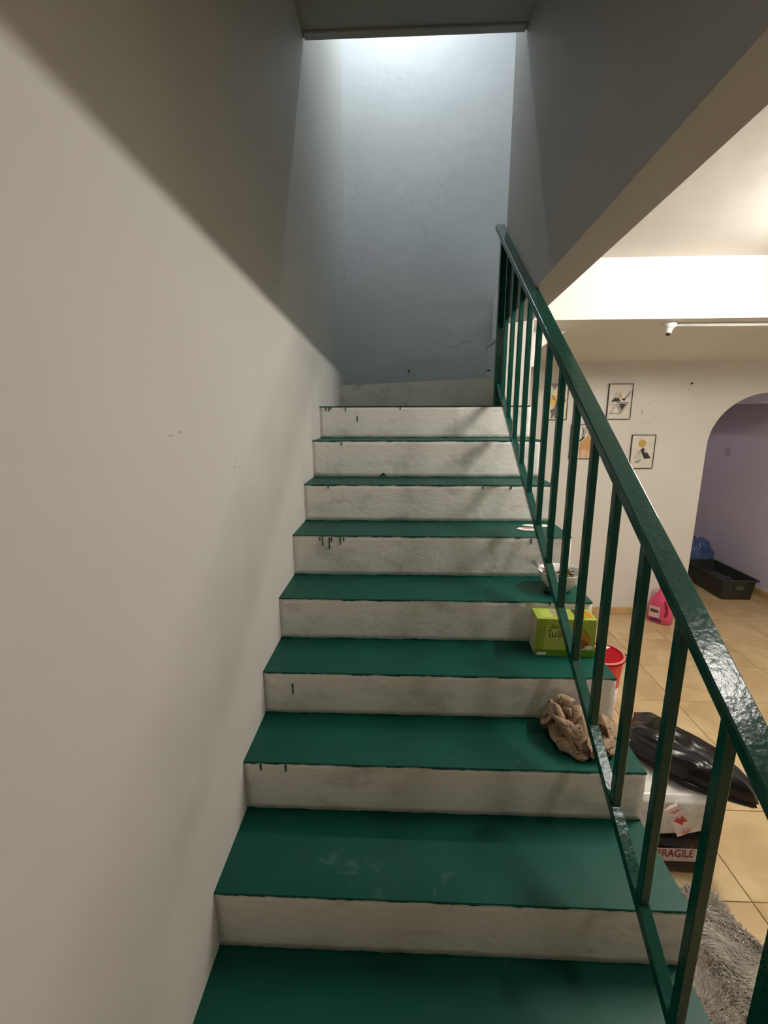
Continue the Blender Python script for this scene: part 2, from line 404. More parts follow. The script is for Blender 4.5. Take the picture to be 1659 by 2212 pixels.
# winders turning right around the newel
zw = [1.735, 1.915]
SP(link('winder_riser', prism_me('winder_riser', [(0.0, 2.585), (1.03, 1.845), (1.035, 1.88), (0.0, 2.62)], 'z', 1.57, zw[0]), M_RISER))
SP(link('winder_tread', prism_me('winder_tread', [(0.0, 1.735), (W-0.006, 1.735), (W-0.006, 1.765), (1.03, 1.765), (1.03, 1.86), (0.0, 2.60)], 'z', 1.55, 1.575), M_TREAD))
box('paint_line', 0.0, W-0.004, 1.7255, 1.736, 1.5705, 1.5758, M_DRIP, None)
bpy.data.objects['paint_line'].parent = RIS[9]
SP(link('winder_tread', prism_me('winder_tread', [(0.0, 2.587), (1.03, 1.847), (1.03, 1.905), (1.165, 1.905), (1.165, YB-0.001), (0.0, YB-0.001)], 'z', zw[0]-0.004, zw[0]), M_DRIP))
SP(box('upper_riser', 1.163, 1.182, 1.905, YB-0.002, zw[0], 2.085, M_BACK))
SP(box('upper_tread', 1.158, 1.1825, 1.905, YB-0.002, 2.06, 2.085, M_BACK))
SP(link('upper_flight_side', prism_me('upper_flight_side', [(1.184, 2.03), (1.47, 2.03), (1.285, 1.915), (1.25, 1.865), (1.243, 1.80), (1.184, 1.80)], 'y', 1.93, 2.03), M_HALL))
# small nails with paint blobs on the wall above the winders
for x, y, z, nm in ((0.515, YB-0.012, 1.875, 'a'), (0.965, 1.885, 1.775, 'b')):
    n_ = link('wall_nail', tube_me('wall_nail', [(0, 0.012, 0), (0, 0, 0), (0.006, -0.004, 0.003), (0.010, -0.010, 0.002)], [0.0035, 0.004, 0.007, 0.004], 6), M_DRIP, None, (x, y, z))
    props(n_, 'dark nail stuck in the back wall above the winder step' if nm == 'a' else 'dark paint-clogged nail beside the top of the green newel post', 'nail')

wb = bpy.data.objects['wall_back']
M_SCR = mat('hairline_crack', (0.16, 0.17, 0.18, 1), 0.8)
for pts, wd in (([(0.86, 2.055), (0.93, 2.075), (0.985, 2.105), (1.02, 2.11)], 0.0035), ([(0.70, 1.975), (0.75, 1.985), (0.80, 2.005)], 0.0016), ([(0.60, 1.945), (0.68, 1.955)], 0.0012)):
    link('crack', poly_me('crack', [stroke(pts, wd)]), M_SCR, wb, (0, YB-0.0008, 0))

wl = bpy.data.objects['wall_left']
M_SMU = mat('faint_wall_smudge', (0.40, 0.385, 0.355, 1), 0.8)
for y, z, w_, h_ in ((0.36, 1.395, 0.030, 0.006), (0.375, 1.415, 0.012, 0.010), (0.02, 1.50, 0.035, 0.004), (0.06, 1.505, 0.02, 0.006), (0.42, 2.05, 0.008, 0.008)):
    me = pyd('smudge', [(0, -w_/2, 0), (0, -w_*0.1, -h_/2), (0, w_/2, h_*0.2), (0, w_*0.1, h_/2)], [(0, 1, 2, 3)])
    link('smudge', me, M_SMU, wl, (0.0006, y, z))

# ------------------------------------------------------------------ railing
rail = empty('stair_railing', (1.015, -0.42, 0.0)); props(rail, 'dark green painted steel stair railing with sloping handrail and square balusters', 'railing')
def RP(o): o.parent = rail; o.location = Vector(o.location)-Vector((1.015, -0.42, 0.0)); return o
hz = lambda y: 1.2508+0.672*y
bz = lambda y: 0.530+0.656*y
def bar_me(name, y0, y1, zf, xc, wd, th, bev=0.0025):
    bm = bmesh.new()
    n = 24; rows = []
    sl = math.atan(zf(1)-zf(0)); dn = Vector((0, math.sin(sl), -math.cos(sl)))*th
    for i in range(n+1):
        y = y0+(y1-y0)*i/n; t = Vector((0, y, zf(y)))
        a = [Vector((xc-wd/2, 0, 0))+t, Vector((xc+wd/2, 0, 0))+t, Vector((xc+wd/2, 0, 0))+t+dn, Vector((xc-wd/2, 0, 0))+t+dn]
        rows.append([bm.verts.new(p) for p in a])
    for i in range(n):
        for k in range(4): bm.faces.new((rows[i][k], rows[i][(k+1) % 4], rows[i+1][(k+1) % 4], rows[i+1][k]))
    bm.faces.new(rows[0]); bm.faces.new(rows[-1][::-1])
    bmesh.ops.recalc_face_normals(bm, faces=bm.faces)
    ed = [e for e in bm.edges if len(e.link_faces) == 2 and e.calc_face_angle(0) > 0.5]
    bmesh.ops.bevel(bm, geom=ed, offset=bev, segments=2, affect='EDGES', profile=0.5)
    me = bpy.data.meshes.new(name); bm.to_mesh(me); bm.free(); return me
RP(link('handrail', bar_me('handrail', -0.75, 1.965, hz, 1.015, 0.051, 0.026), M_RAIL))
RP(link('bottom_rail', bar_me('bottom_rail', -0.42, 1.80, bz, 1.015, 0.028, 0.022, 0.002), M_RAIL))
BY = [-0.228, -0.075, 0.082, 0.246, 0.407, 0.566, 0.725, 0.884, 1.043, 1.202, 1.361, 1.520, 1.68]
for y in BY:
    z0_ = bz(y)-0.012; z1_ = hz(y)-0.018
    s = 0.0105
    me = box_me('baluster', -s, s, -s, s, z0_, z1_, 0.0018)
    RP(link('baluster', me, M_RAIL, None, (1.015, y, 0)))
RP(box('newel_post', 0.993, 1.031, 1.795, 1.833, 1.575, hz(1.81)-0.015, M_RAIL, None, 0.002))
RP(box('bottom_newel_post', 0.992, 1.038, -0.428, -0.382, NZ[0], hz(-0.40)-0.012, M_RAIL, None, 0.002))

# ------------------------------------------------------------------ lamps
M_WHITEP = mat('white_plastic', (0.80, 0.78, 0.74, 1), 0.35)
M_PVC = mat('pvc_conduit', (0.85, 0.83, 0.78, 1), 0.4)
# batten light along the hall ceiling: opaque tray above, glowing half-round diffuser below
bt = empty('batten_light', HALL_LAMP, math.radians(HALL_TURN)); props(bt, 'long white LED batten light under the hall ceiling beside the stairs', 'lamp')
hl = 0.40; rb = 0.018
box('tray', -0.030, 0.030, -hl-0.03, hl+0.03, rb+0.006, HC-HALL_LAMP[2]-0.002, M_WHITEP, bt, 0.004)
em = mat('batten_glow', (0.9, 0.9, 0.9, 1), 0.5, emit=(1.0, 0.945, 0.86, 1), estr=HALL_POWER/(2*math.pi*rb*2*hl*math.pi))
link('tube', tube_me('tube', [(0, -hl, 0), (0, 0, 0), (0, hl, 0)], rb, 14), em, bt, smooth=True)
for sy in (-1, 1):
    box('end_holder', -0.010, 0.010, sy*(hl+0.012)-0.012, sy*(hl+0.012)+0.012, -0.008, rb+0.012, M_WHITEP, bt, 0.003)
# added fill bulb, out of view, to brighten the lilac room beyond the arch
rm = empty('room_fill_bulb', (2.75, 4.3, 2.12)); props(rm, 'added fill bulb out of view, brightening the lilac room beyond the arch', 'lamp')
link('lamp_base', lathe_me('lamp_base', [(0.036, 0.0), (0.036, 0.010), (0.022, 0.05), (0.018, 0.06), (0.018, 0.178), (0.0, 0.178)], 20), M_WHITEP, rm)
em = mat('room_fill_glow', (0.9, 0.9, 0.9, 1), 0.5, emit=(1.0, 0.93, 0.92, 1), estr=ROOM_FILL_POWER/(2*math.pi*0.035*0.035*math.pi))
link('diffuser', lathe_me('diffuser', [(0.035*math.cos(math.pi/2*k/8), -0.035*math.sin(math.pi/2*k/8)) for k in range(9)], 20), em, rm, smooth=True)
# round surface light near the stair foot
rl = empty('round_ceiling_light', SIDE_LAMP); props(rl, 'round white LED ceiling light above the foot of the stairs', 'lamp')
link('body', lathe_me('body', [(0.105, 0.0), (0.112, 0.006), (0.112, HC-SIDE_LAMP[2]-0.002), (0.0, HC-SIDE_LAMP[2]-0.002)], 32), M_WHITEP, rl)
em = mat('round_light_glow', (0.9, 0.9, 0.9, 1), 0.5, emit=(1.0, 0.95, 0.88, 1), estr=SIDE_POWER/(math.pi*0.08*0.08*math.pi))
link('diffuser', lathe_me('diffuser', [(0.0, -0.003), (0.08, -0.003), (0.082, 0.0)], 32), em, rl)
# bulb under the upper ceiling, above the stairwell opening
ub = empty('upper_bulb', UP_LAMP); props(ub, 'cool white LED bulb under the upper ceiling above the stairwell opening', 'lamp')
link('lamp_base', lathe_me('lamp_base', [(0.046, 0.0), (0.046, 0.010), (0.030, 0.05), (0.020, 0.06), (0.020, TOP-UP_LAMP[2]-0.012), (0.045, TOP-UP_LAMP[2]-0.010), (0.045, TOP-UP_LAMP[2])], 24), M_WHITEP, ub)
rr_ = 0.045
em = mat('bulb_glow', (0.9, 0.9, 0.9, 1), 0.5, emit=(0.84, 0.95, 1.0, 1), estr=UP_POWER/(2*math.pi*rr_*rr_*math.pi))
link('diffuser', lathe_me('diffuser', [(rr_*math.cos(math.pi/2*k/8), -rr_*math.sin(math.pi/2*k/8)) for k in range(9)], 24), em, ub, smooth=True)


# ------------------------------------------------------------------ lamp holder and conduit under the bulkhead
lh = empty('lamp_holder', (1.945, 1.84, 2.017)); props(lh, 'empty white angled lamp holder fixed under the bulkhead at the end of the conduit', 'lamp holder')
link('back_cup', lathe_me('back_cup', [(0.0, 0.0), (0.034, 0.0), (0.036, -0.006), (0.033, -0.020), (0.024, -0.028), (0.0, -0.028)], 24), M_WHITEP, lh, smooth=True)
n_ = link('neck', lathe_me('neck', [(0.022, 0.0), (0.022, -0.008), (0.017, -0.010), (0.017, -0.020), (0.015, -0.022), (0.015, -0.034), (0.012, -0.036)], 20), M_WHITEP, lh, (-0.004, -0.006, -0.026), smooth=False)
n_.rotation_euler = (math.radians(-18), math.radians(14), 0)
n2 = link('socket', lathe_me('socket', [(0.0, 0.0), (0.0125, 0.0), (0.0125, -0.004), (0.0, -0.004)], 16), mat('dark_socket', (0.03, 0.02, 0.015, 1), 0.6), n_, (0, 0, -0.0355))
cd = link('conduit', tube_me('conduit', [(1.97, 1.84, 2.006), (3.0, 1.84, 2.004), (XR, 1.84, 2.002)], 0.0095, 12), M_PVC, smooth=True)
props(cd, 'thin white plastic conduit running along the underside of the bulkhead', 'conduit')

# ------------------------------------------------------------------ pictures on the far wall
M_FRAME = mat('picture_frame_black', (0.02, 0.017, 0.015, 1), 0.4)
M_PAPER = mat('picture_paper', (0.80, 0.75, 0.66, 1), 0.7, var=(0.70, 0.65, 0.57, 1), vscale=25)
M_CREAM = mat('picture_cream', (0.86, 0.78, 0.55, 1), 0.7)
M_GOLD = mat('print_gold', (0.55, 0.40, 0.10, 1), 0.5)
M_YEL = mat('print_yellow', (0.85, 0.55, 0.12, 1), 0.6)
M_INK = mat('print_ink', (0.03, 0.027, 0.028, 1), 0.6)
M_GREY = mat('print_grey', (0.30, 0.28, 0.29, 1), 0.6)
M_PALE = mat('print_pale_grey', (0.58, 0.55, 0.52, 1), 0.6)
M_MAUVE = mat('print_mauve', (0.16, 0.13, 0.16, 1), 0.6)
M_TAN = mat('print_tan', (0.60, 0.33, 0.14, 1), 0.6)
M_TAN2 = mat('print_pale_tan', (0.72, 0.50, 0.34, 1), 0.6)
def picture(x0, x1, z0, z1, label, paper, shapes):
    r = empty('picture', ((x0+x1)/2, FARY, (z0+z1)/2)); props(r, label, 'picture', 'framed prints on the far hall wall')
    hw, hh = (x1-x0)/2, (z1-z0)/2; t = 0.0042
    bm = bmesh.new()
    for a in ((-hw, -hw+t, -hh, hh), (hw-t, hw, -hh, hh), (-hw, hw, hh-t, hh), (-hw, hw, -hh, -hh+t)):
        c = bmesh.ops.create_cube(bm, size=1.0)['verts']
        for q in c: q.co = Vector(((a[0]+a[1])/2+q.co.x*(a[1]-a[0]), -0.008+q.co.y*0.015, (a[2]+a[3])/2+q.co.z*(a[3]-a[2])))
    me = bpy.data.meshes.new('frame'); bm.to_mesh(me); bm.free(); link('frame', me, M_FRAME, r)
    pr = box('print', -hw+0.003, hw-0.003, -0.009, -0.002, -hh+0.003, hh-0.003, paper, r)
    off = 0.0095
    for m, polys in shapes:
        # shapes given in 0..1 coordinates across the print
        for p in polys:
            q = [((px-0.5)*2*(hw-t), (pz-0.5)*2*(hh-t)) for px, pz in p]
            link('printed_shape', poly_me('printed_shape', [q]), m, pr, (0, -off, 0)); off += 0.0002
    return r
picture(1.595, 1.767, 1.476, 1.752, 'framed print of a mauve deer on yellow, upper left of the four', M_CREAM, [
    (M_GREY, [[(0.20, 0.99), (0.55, 0.99), (0.36, 0.84)], [(0.62, 0.45), (0.97, 0.60), (0.93, 0.50), (0.70, 0.40)]]),
    (M_YEL, [ell(0.40, 0.52, 0.30, 0.17)]),
    (M_PAPER, [ell(0.16, 0.36, 0.12, 0.07), [(0.25, 0.02), (0.42, 0.02), (0.36, 0.14)]]),
    (M_MAUVE, [[(0.22, 0.27), (0.42, 0.33), (0.46, 0.52), (0.58, 0.56), (0.66, 0.48), (0.72, 0.34), (0.80, 0.24), (0.78, 0.05), (0.70, 0.05), (0.68, 0.16), (0.54, 0.17), (0.50, 0.03), (0.43, 0.03), (0.43, 0.15), (0.36, 0.04), (0.26, 0.03), (0.28, 0.14)],
               stroke([(0.46, 0.54), (0.34, 0.62), (0.24, 0.70)], 0.03), stroke([(0.36, 0.61), (0.30, 0.56)], 0.02)])])
picture(1.812, 1.990, 1.168, 1.440, 'framed print of a tan deer with branching black antlers, lower left of the four', M_PAPER, [
    (M_TAN2, [[(0.45, 0.02), (0.98, 0.02), (0.98, 0.34), (0.45, 0.34)]]),
    (M_TAN, [[(0.40, 0.24), (0.42, 0.48), (0.60, 0.55), (0.78, 0.72), (0.92, 0.74), (0.98, 0.52), (0.97, 0.10), (0.92, 0.10), (0.88, 0.27), (0.82, 0.22), (0.80, 0.02), (0.75, 0.02), (0.76, 0.22), (0.70, 0.28), (0.52, 0.24), (0.50, 0.02), (0.45, 0.02), (0.45, 0.20)]]),
    (M_INK, [stroke([(0.40, 0.52), (0.52, 0.58), (0.62, 0.64)], 0.06), stroke([(0.50, 0.57), (0.56, 0.76), (0.50, 0.94)], 0.035), stroke([(0.56, 0.78), (0.66, 0.95)], 0.025), stroke([(0.58, 0.64), (0.66, 0.80), (0.72, 0.86)], 0.025), stroke([(0.78, 0.74), (0.84, 0.82)], 0.03)])])
picture(2.075, 2.260, 1.478, 1.750, 'framed print of triangles and a gold diamond, upper right of the four', M_PAPER, [
    (M_PALE, [[(0.16, 0.60), (0.34, 0.82), (0.50, 0.60)], [(0.12, 0.45), (0.30, 0.45), (0.20, 0.36)]]),
    (M_GREY, [stroke([(0.70, 0.58), (0.82, 0.68), (0.95, 0.80)], 0.05), stroke([(0.80, 0.66), (0.90, 0.66)], 0.03)]),
    (M_GOLD, [[(0.42, 0.68), (0.50, 0.78), (0.57, 0.68), (0.52, 0.56)]]),
    (M_INK, [[(0.12, 0.50), (0.26, 0.61), (0.44, 0.61), (0.54, 0.50)], [(0.58, 0.54), (0.60, 0.60), (0.72, 0.58), (0.80, 0.66), (0.72, 0.53)]]),
    (M_MAUVE, [[(0.38, 0.48), (0.90, 0.48), (0.62, 0.17)]]),
    (M_PAPER, [[(0.44, 0.455), (0.84, 0.455), (0.625, 0.205)]]),
    (M_INK, [[(0.47, 0.44), (0.80, 0.44), (0.625, 0.235)], stroke([(0.10, 0.155), (0.36, 0.43)], 0.016), stroke([(0.36, 0.43), (0.58, 0.155)], 0.016), stroke([(0.09, 0.16), (0.58, 0.16)], 0.012)])])
picture(2.293, 2.478, 1.090, 1.358, 'framed print of a gold sun over dark mountains, lower right of the four', M_PAPER, [
    (M_GOLD, [ell(0.46, 0.75, 0.18, 0.12, 28)]),
    (M_PALE, [[(0.08, 0.28), (0.34, 0.54), (0.44, 0.46), (0.50, 0.30)], [(0.20, 0.22), (0.42, 0.30), (0.55, 0.28), (0.45, 0.20)]]),
    (M_GREY, [[(0.28, 0.44), (0.36, 0.54), (0.40, 0.48)], [(0.16, 0.18), (0.38, 0.24), (0.50, 0.25), (0.40, 0.17), (0.30, 0.14)]]),
    (M_INK, [[(0.40, 0.55), (0.52, 0.63), (0.70, 0.50), (0.90, 0.30), (0.62, 0.28)]]),
    (M_PALE, [[(0.56, 0.53), (0.62, 0.60), (0.72, 0.48), (0.64, 0.46)]])])
# hook above the arch, scuffs
hk = link('wall_hook', tube_me('wall_hook', [(0, 0, 0), (0, -0.015, 0.002), (-0.002, -0.020, 0.010)], 0.005, 8), mat('dark_metal', (0.03, 0.028, 0.026, 1), 0.4, 0.6), None, (2.70, FARY, 1.745))
props(hk, 'small dark hook screwed into the wall left of the arch', 'hook')
M_SCUFF = mat('grey_scuff', (0.34, 0.31, 0.28, 1), 0.8)
for x, z, w_, h_ in ((2.352, 1.535, 0.010, 0.045), (2.40, 1.60, 0.06, 0.003), (2.41, 1.455, 0.05, 0.004), (2.36, 1.457, 0.02, 0.005), (2.69, 1.70, 0.008, 0.02)):
    link('scuff_mark', poly_me('scuff_mark', [[(-w_/2, 0), (-w_*0.1, -h_/2), (w_/2, -h_*0.1), (w_*0.1, h_/2)]]), M_SCUFF, far, (x, FARY-0.0006, z))
# plaster ridges on the bulkhead face
bk = bpy.data.objects['wall_bulkhead']
for z, l in ((2.170, 0.05), (2.133, 0.07), (2.090, 0.09)):
    box('plaster_ridge', 1.585-l/2, 1.585+l/2, 1.7600, 1.7625, z-0.006, z+0.006, M_HALL, bk, 0.001)

# ------------------------------------------------------------------ room beyond the arch
sw = empty('light_switch', (3.87, 4.02, 1.128)); props(sw, 'square switch plate on the lilac wall beyond the arch', 'switch')
box('plate', -0.008, 0.0, -0.043, 0.043, -0.043, 0.043, mat('switch_plate', (0.62, 0.56, 0.64, 1), 0.4), sw, 0.003)
box('rocker', -0.012, -0.007, -0.018, 0.010, -0.016, 0.022, mat('switch_rocker', (0.40, 0.36, 0.42, 1), 0.4), sw, 0.002)

M_CRATE = mat('dark_olive_plastic', (0.028, 0.030, 0.022, 1), 0.5, bump=0.1, bscale=120)
cr = empty('storage_crate', (3.575, 3.47, FZ)); props(cr, 'dark olive plastic storage crate on the floor beyond the arch', 'crate')
def crate_body():
    bm = bmesh.new(); rings = []
    for hw, hl, z in ((0.135, 0.285, 0.0), (0.152, 0.302, 0.175), (0.168, 0.318, 0.182), (0.168, 0.318, 0.196), (0.150, 0.300, 0.196), (0.128, 0.276, 0.010)):
        rr = 0.02; pts = []
        for sx, sy, a0 in ((1, 1, 0), (-1, 1, 90), (-1, -1, 180), (1, -1, 270)):
            for q in range(4):
                a = math.radians(a0+q*30); pts.append((sx*(hw-rr)+rr*math.cos(a), sy*(hl-rr)+rr*math.sin(a), z))
        rings.append([bm.verts.new(p) for p in pts])
    for i in range(len(rings)-1):
        for k in range(16): bm.faces.new((rings[i][k], rings[i][(k+1) % 16], rings[i+1][(k+1) % 16], rings[i+1][k]))
    bm.faces.new(rings[0][::-1]); bm.faces.new(rings[-1]); bmesh.ops.recalc_face_normals(bm, faces=bm.faces)
    me = bpy.data.meshes.new('body'); bm.to_mesh(me); bm.free(); return me
link('body', crate_body(), M_CRATE, cr)
hd = box('handle', -0.045, 0.045, -0.312, -0.294, 0.095, 0.145, M_CRATE, cr, 0.006)
box('grip_slot', -0.03, 0.03, -0.314, -0.309, 0.108, 0.132, mat('crate_slot', (0.09, 0.09, 0.075, 1), 0.5), hd, 0.002)

def crumple_me(name, rx, ry, h, seed, nu=48, nv=20, fold=0.25, fscale=3.0, tilt=0.0):
    """heap of cloth: a dome with sharp creases and a frilled foot"""
    v = []; f = []
    for j in range(nv+1):
        t = j/nv
        for i in range(nu):
            a = 2*math.pi*i/nu; p = Vector((math.cos(a), math.sin(a), 0))
            rad = math.sin(t*math.pi*0.5)**0.75
            fr = noise.noise(p*fscale+Vector((seed, 0, t*1.2)))
            fr2 = 1-abs(noise.noise(p*fscale*1.7+Vector((0, seed, t*2.2))))*2
            wob = 1+fold*(fr*0.9+fr2*0.35)*t
            z = h*(math.cos(t*math.pi*0.5)**0.8)
            z += h*0.35*fold*2*(fr2*0.6+noise.noise(Vector((p.x*rad*4, p.y*rad*4, seed)))*0.9)*math.sin(t*math.pi*0.95)
            v.append((p.x*rx*rad*wob, p.y*ry*rad*wob+tilt*z, max(0.0015, z) if j < nv else 0.0015))
    for j in range(nv):
        for i in range(nu):
            i2 = (i+1) % nu; f.append((j*nu+i, j*nu+i2, (j+1)*nu+i2, (j+1)*nu+i))
    f.append(tuple(range(nv*nu, nv*nu+nu)))
    return pyd(name, v, f)
M_DENIM = mat('dark_navy_cloth', (0.018, 0.018, 0.035, 1), 0.85, var=(0.05, 0.05, 0.075, 1), vscale=14)
cl = link('folded_clothes', crumple_me('folded_clothes', 0.115, 0.25, 0.13, 4.0, fold=0.3), M_DENIM, None, (3.575, 3.47, FZ+0.012), smooth=True)
props(cl, 'dark navy clothes heaped inside the olive crate', 'clothes')
M_BLUEBAG = mat('blue_plastic_bag', (0.03, 0.075, 0.22, 1), 0.25, var=(0.10, 0.17, 0.36, 1), vscale=12, coat=0.3)
bb = link('plastic_bag', crumple_me('plastic_bag', 0.17, 0.13, 0.36, 9.0, fold=0.35), M_BLUEBAG, None, (3.63, 3.95, FZ), smooth=True)
props(bb, 'crumpled blue plastic bag on the floor behind the olive crate', 'bag')

# ------------------------------------------------------------------ pink detergent bottle against the far wall
M_PINK = mat('pink_plastic', (0.72, 0.075, 0.19, 1), 0.3, coat=0.3)
pb = empty('detergent_bottle', (2.615, 2.70, FZ), math.radians(-46)); pb.scale = (1.12, 1.12, 1.08); props(pb, 'pink plastic detergent bottle with a white label leaning by the far wall', 'bottle')
def bottle_me():
    v = []; f = []; n = 32
    prof = [(0.0, .076, .040), (0.006, .083, .047), (0.05, .086, .050), (0.12, .082, .048), (0.18, .068, .043), (0.22, .046, .034), (0.245, .026, .024), (0.26, .020, .020), (0.285, .020, .020)]
    for z, a, b in prof:
        for k in range(n):
            t = 2*math.pi*k/n; c, s = math.cos(t), math.sin(t)
            e = 0.75
            v.append((a*math.copysign(abs(c)**e, c)+0.012*max(0, z-0.1)*-2, b*math.copysign(abs(s)**e, s), z))
    for i in range(len(prof)-1):
        for k in range(n): f.append((i*n+k, i*n+(k+1) % n, (i+1)*n+(k+1) % n, (i+1)*n+k))
    f.append(tuple(range(n))); f.append(tuple(range((len(prof)-1)*n, len(prof)*n)))
    return pyd('body', v, f)
link('body', bottle_me(), M_PINK, pb, smooth=True)
hp = [(0.050, -0.047, 0.07), (0.056, -0.049, 0.11), (0.052, -0.047, 0.15), (0.038, -0.042, 0.19)]
link('handle_recess', tube_me('handle_recess', hp, [0.006, 0.011, 0.011, 0.005], 10), mat('pink_recess', (0.35, 0.01, 0.05, 1), 0.35), pb, smooth=True)
link('cap', lathe_me('cap', [(0.0, 0.0), (0.025, 0.0), (0.025, 0.035), (0.021, 0.042), (0.0, 0.042)], 20), mat('cap_white', (0.75, 0.72, 0.72, 1), 0.4), pb, (-0.008, 0, 0.283))
def curved_label(x0, x1, z0, z1, off, m, name='label'):
    v = []; f = []; n = 8
    for i in range(n+1):
        x = x0+(x1-x0)*i/n
        for z, a, b in ((z0, .086, .050), (z1, .083, .0485)):
            xx = max(-0.995, min(0.995, x/a)); y = -b*(1-abs(xx)**(2/0.75))**(0.375)
            v.append((x, y-off, z))
    for i in range(n): f.append((2*i, 2*i+2, 2*i+3, 2*i+1))
    return link(name, pyd(name, v, f), m, pb)
curved_label(-0.062, 0.012, 0.045, 0.135, 0.0035, mat('bottle_label', (0.72, 0.52, 0.50, 1), 0.5))
curved_label(-0.052, 0.004, 0.088, 0.112, 0.0045, mat('label_print', (0.12, 0.06, 0.05, 1), 0.6), 'label_print')
curved_label(-0.05, 0.030, 0.020, 0.036, 0.004, mat('label_purple', (0.12, 0.01, 0.09, 1), 0.5), 'label_print')
curved_label(-0.02, 0.012, 0.036, 0.052, 0.0045, MATS['label_purple'], 'label_print')

# ------------------------------------------------------------------ paint bucket beside the stairs
bu = empty('paint_bucket', (1.605, 1.51, FZ)); props(bu, 'red and white paint bucket with a red lid standing beside the stairs', 'bucket')
M_RED = mat('red_plastic', (0.62, 0.008, 0.012, 1), 0.3, coat=0.2); M_DRED = mat('red_lid', (0.33, 0.008, 0.013, 1), 0.8, spec=0.08)
M_MAROON = mat('maroon_print', (0.12, 0.012, 0.015, 1), 0.5); M_BUCKW = mat('bucket_white', (0.76, 0.62, 0.60, 1), 0.4)
link('body', lathe_me('body', [(0.100, 0.0), (0.103, 0.004), (0.113, 0.20)], 40), M_BUCKW, bu, smooth=True)
link('upper_body', lathe_me('upper_body', [(0.1132, 0.20), (0.123, 0.355), (0.0, 0.356)], 40), M_RED, bu, smooth=False)
lid = link('lid', lathe_me('lid', [(0.0, 0.366), (0.118, 0.366), (0.120, 0.374), (0.128, 0.375), (0.131, 0.370), (0.131, 0.357), (0.127, 0.356)], 40, caps=False), M_DRED, bu)
link('lid_rim', lathe_me('lid_rim', [(0.119, 0.3735), (0.123, 0.3775), (0.128, 0.3765), (0.1315, 0.371), (0.119, 0.3735)], 40, caps=False), mat('lid_rim_pale', (0.62, 0.22, 0.20, 1), 0.35), lid)
lb = box('lid_label', -0.03, 0.045, -0.03, 0.03, 0.3665, 0.3675, mat('label_white', (0.82, 0.78, 0.72, 1), 0.6), lid); lb.location = (0.035, 0.07, 0); lb.rotation_euler = (0, 0, 0.6)
ea = link('handle_ear', tube_me('handle_ear', [(0.112, -0.005, 0.340), (0.140, -0.012, 0.350), (0.152, -0.030, 0.340)], [0.020, 0.022, 0.014], 10), mat('black_plastic', (0.012, 0.012, 0.011, 1), 0.45), bu, smooth=True)
link('bail_grip', tube_me('bail_grip', [(0.150, -0.03, 0.335), (0.142, -0.06, 0.30), (0.125, -0.09, 0.26)], 0.008, 10), mat('orange_grip', (0.75, 0.16, 0.08, 1), 0.4), bu, smooth=True)
def arc_patch(a0, a1, z0, z1, m, name='printed_mark'):
    v = []; f = []; n = 5
    for i in range(n+1):
        a = a0+(a1-a0)*i/n
        for z in (z0, z1):
            r = 0.103+0.010*(z/0.2)+0.0014; v.append((r*math.cos(a), r*math.sin(a), z))
    for i in range(n): f.append((2*i, 2*i+2, 2*i+3, 2*i+1))
    return link(name, pyd(name, v, f), m, bu)
for z, q in ((0.165, 0), (0.120, 1), (0.070, 2), (0.025, 2)):
    a = -1.75
    if q == 0: arc_patch(a, a+0.30, z, z+0.025, M_MAROON)
    else:
        h_ = 0.030; t = 0.007 if q == 1 else 0.004
        arc_patch(a, a+0.36, z, z+t, M_MAROON); arc_patch(a, a+0.36, z+h_-t, z+h_, M_MAROON)
        arc_patch(a, a+0.08, z+t, z+h_-t, M_MAROON); arc_patch(a+0.28, a+0.36, z+t, z+h_-t, M_MAROON)

# ------------------------------------------------------------------ parcels beside the stairs
def pouch_me(name, lx, ly, h, seed, crease=0.02, n=36, flat=0.0, pinch=0.12):
    """plastic mailer: two puffed sheets joined along a sealed edge, creased"""
    v = []; f = []; top = []; bot = []
    for j in range(n+1):
        for i in range(n+1):
            u = -1+2*i/n; w_ = -1+2*j/n
            th = ((1-u**4)*(1-w_**4))**0.5
            tp_ = 1.0 if u < 0.1 else 1.0-0.90*((u-0.1)/0.9)**1.15
            x = lx/2*u*(1-pinch*0.4*(1-w_*w_)*abs(u)**3)*(1.0 if u < 0 else 1.0-0.06*w_*w_); y = ly/2*w_*(1-pinch*0.5*(1-u*u)*abs(w_)**3)*tp_
            c = noise.noise(Vector((x*9, y*9, seed)))+0.7*(1-2*abs(noise.noise(Vector((x*9+y*6, y*20-x*6, seed+4)))))+0.15*(1-2*abs(noise.noise(Vector((x*28, y*34, seed+9)))))
            edge = 0.35+0.65*th
            zt = h*th+crease*c*edge; zb = -0.001
            top.append((x, y, max(0.003, zt+h*0.02))); bot.append((x, y, -0.0 + (0.10*h if th < 0.05 else 0.0)))
    m = n+1; v = top+bot; o = m*m
    for j in range(n):
        for i in range(n):
            a = j*m+i; f.append((a, a+1, a+m+1, a+m)); f.append((o+a+m, o+a+m+1, o+a+1, o+a))
    for i in range(n):
        f.append((i, o+i, o+i+1, i+1)); a = n*m+i; f.append((a+1, o+a+1, o+a, a))
        a = i*m; f.append((a+m, o+a+m, o+a, a)); a = i*m+n; f.append((a, o+a, o+a+m, a+m))
    return pyd(name, v, f)
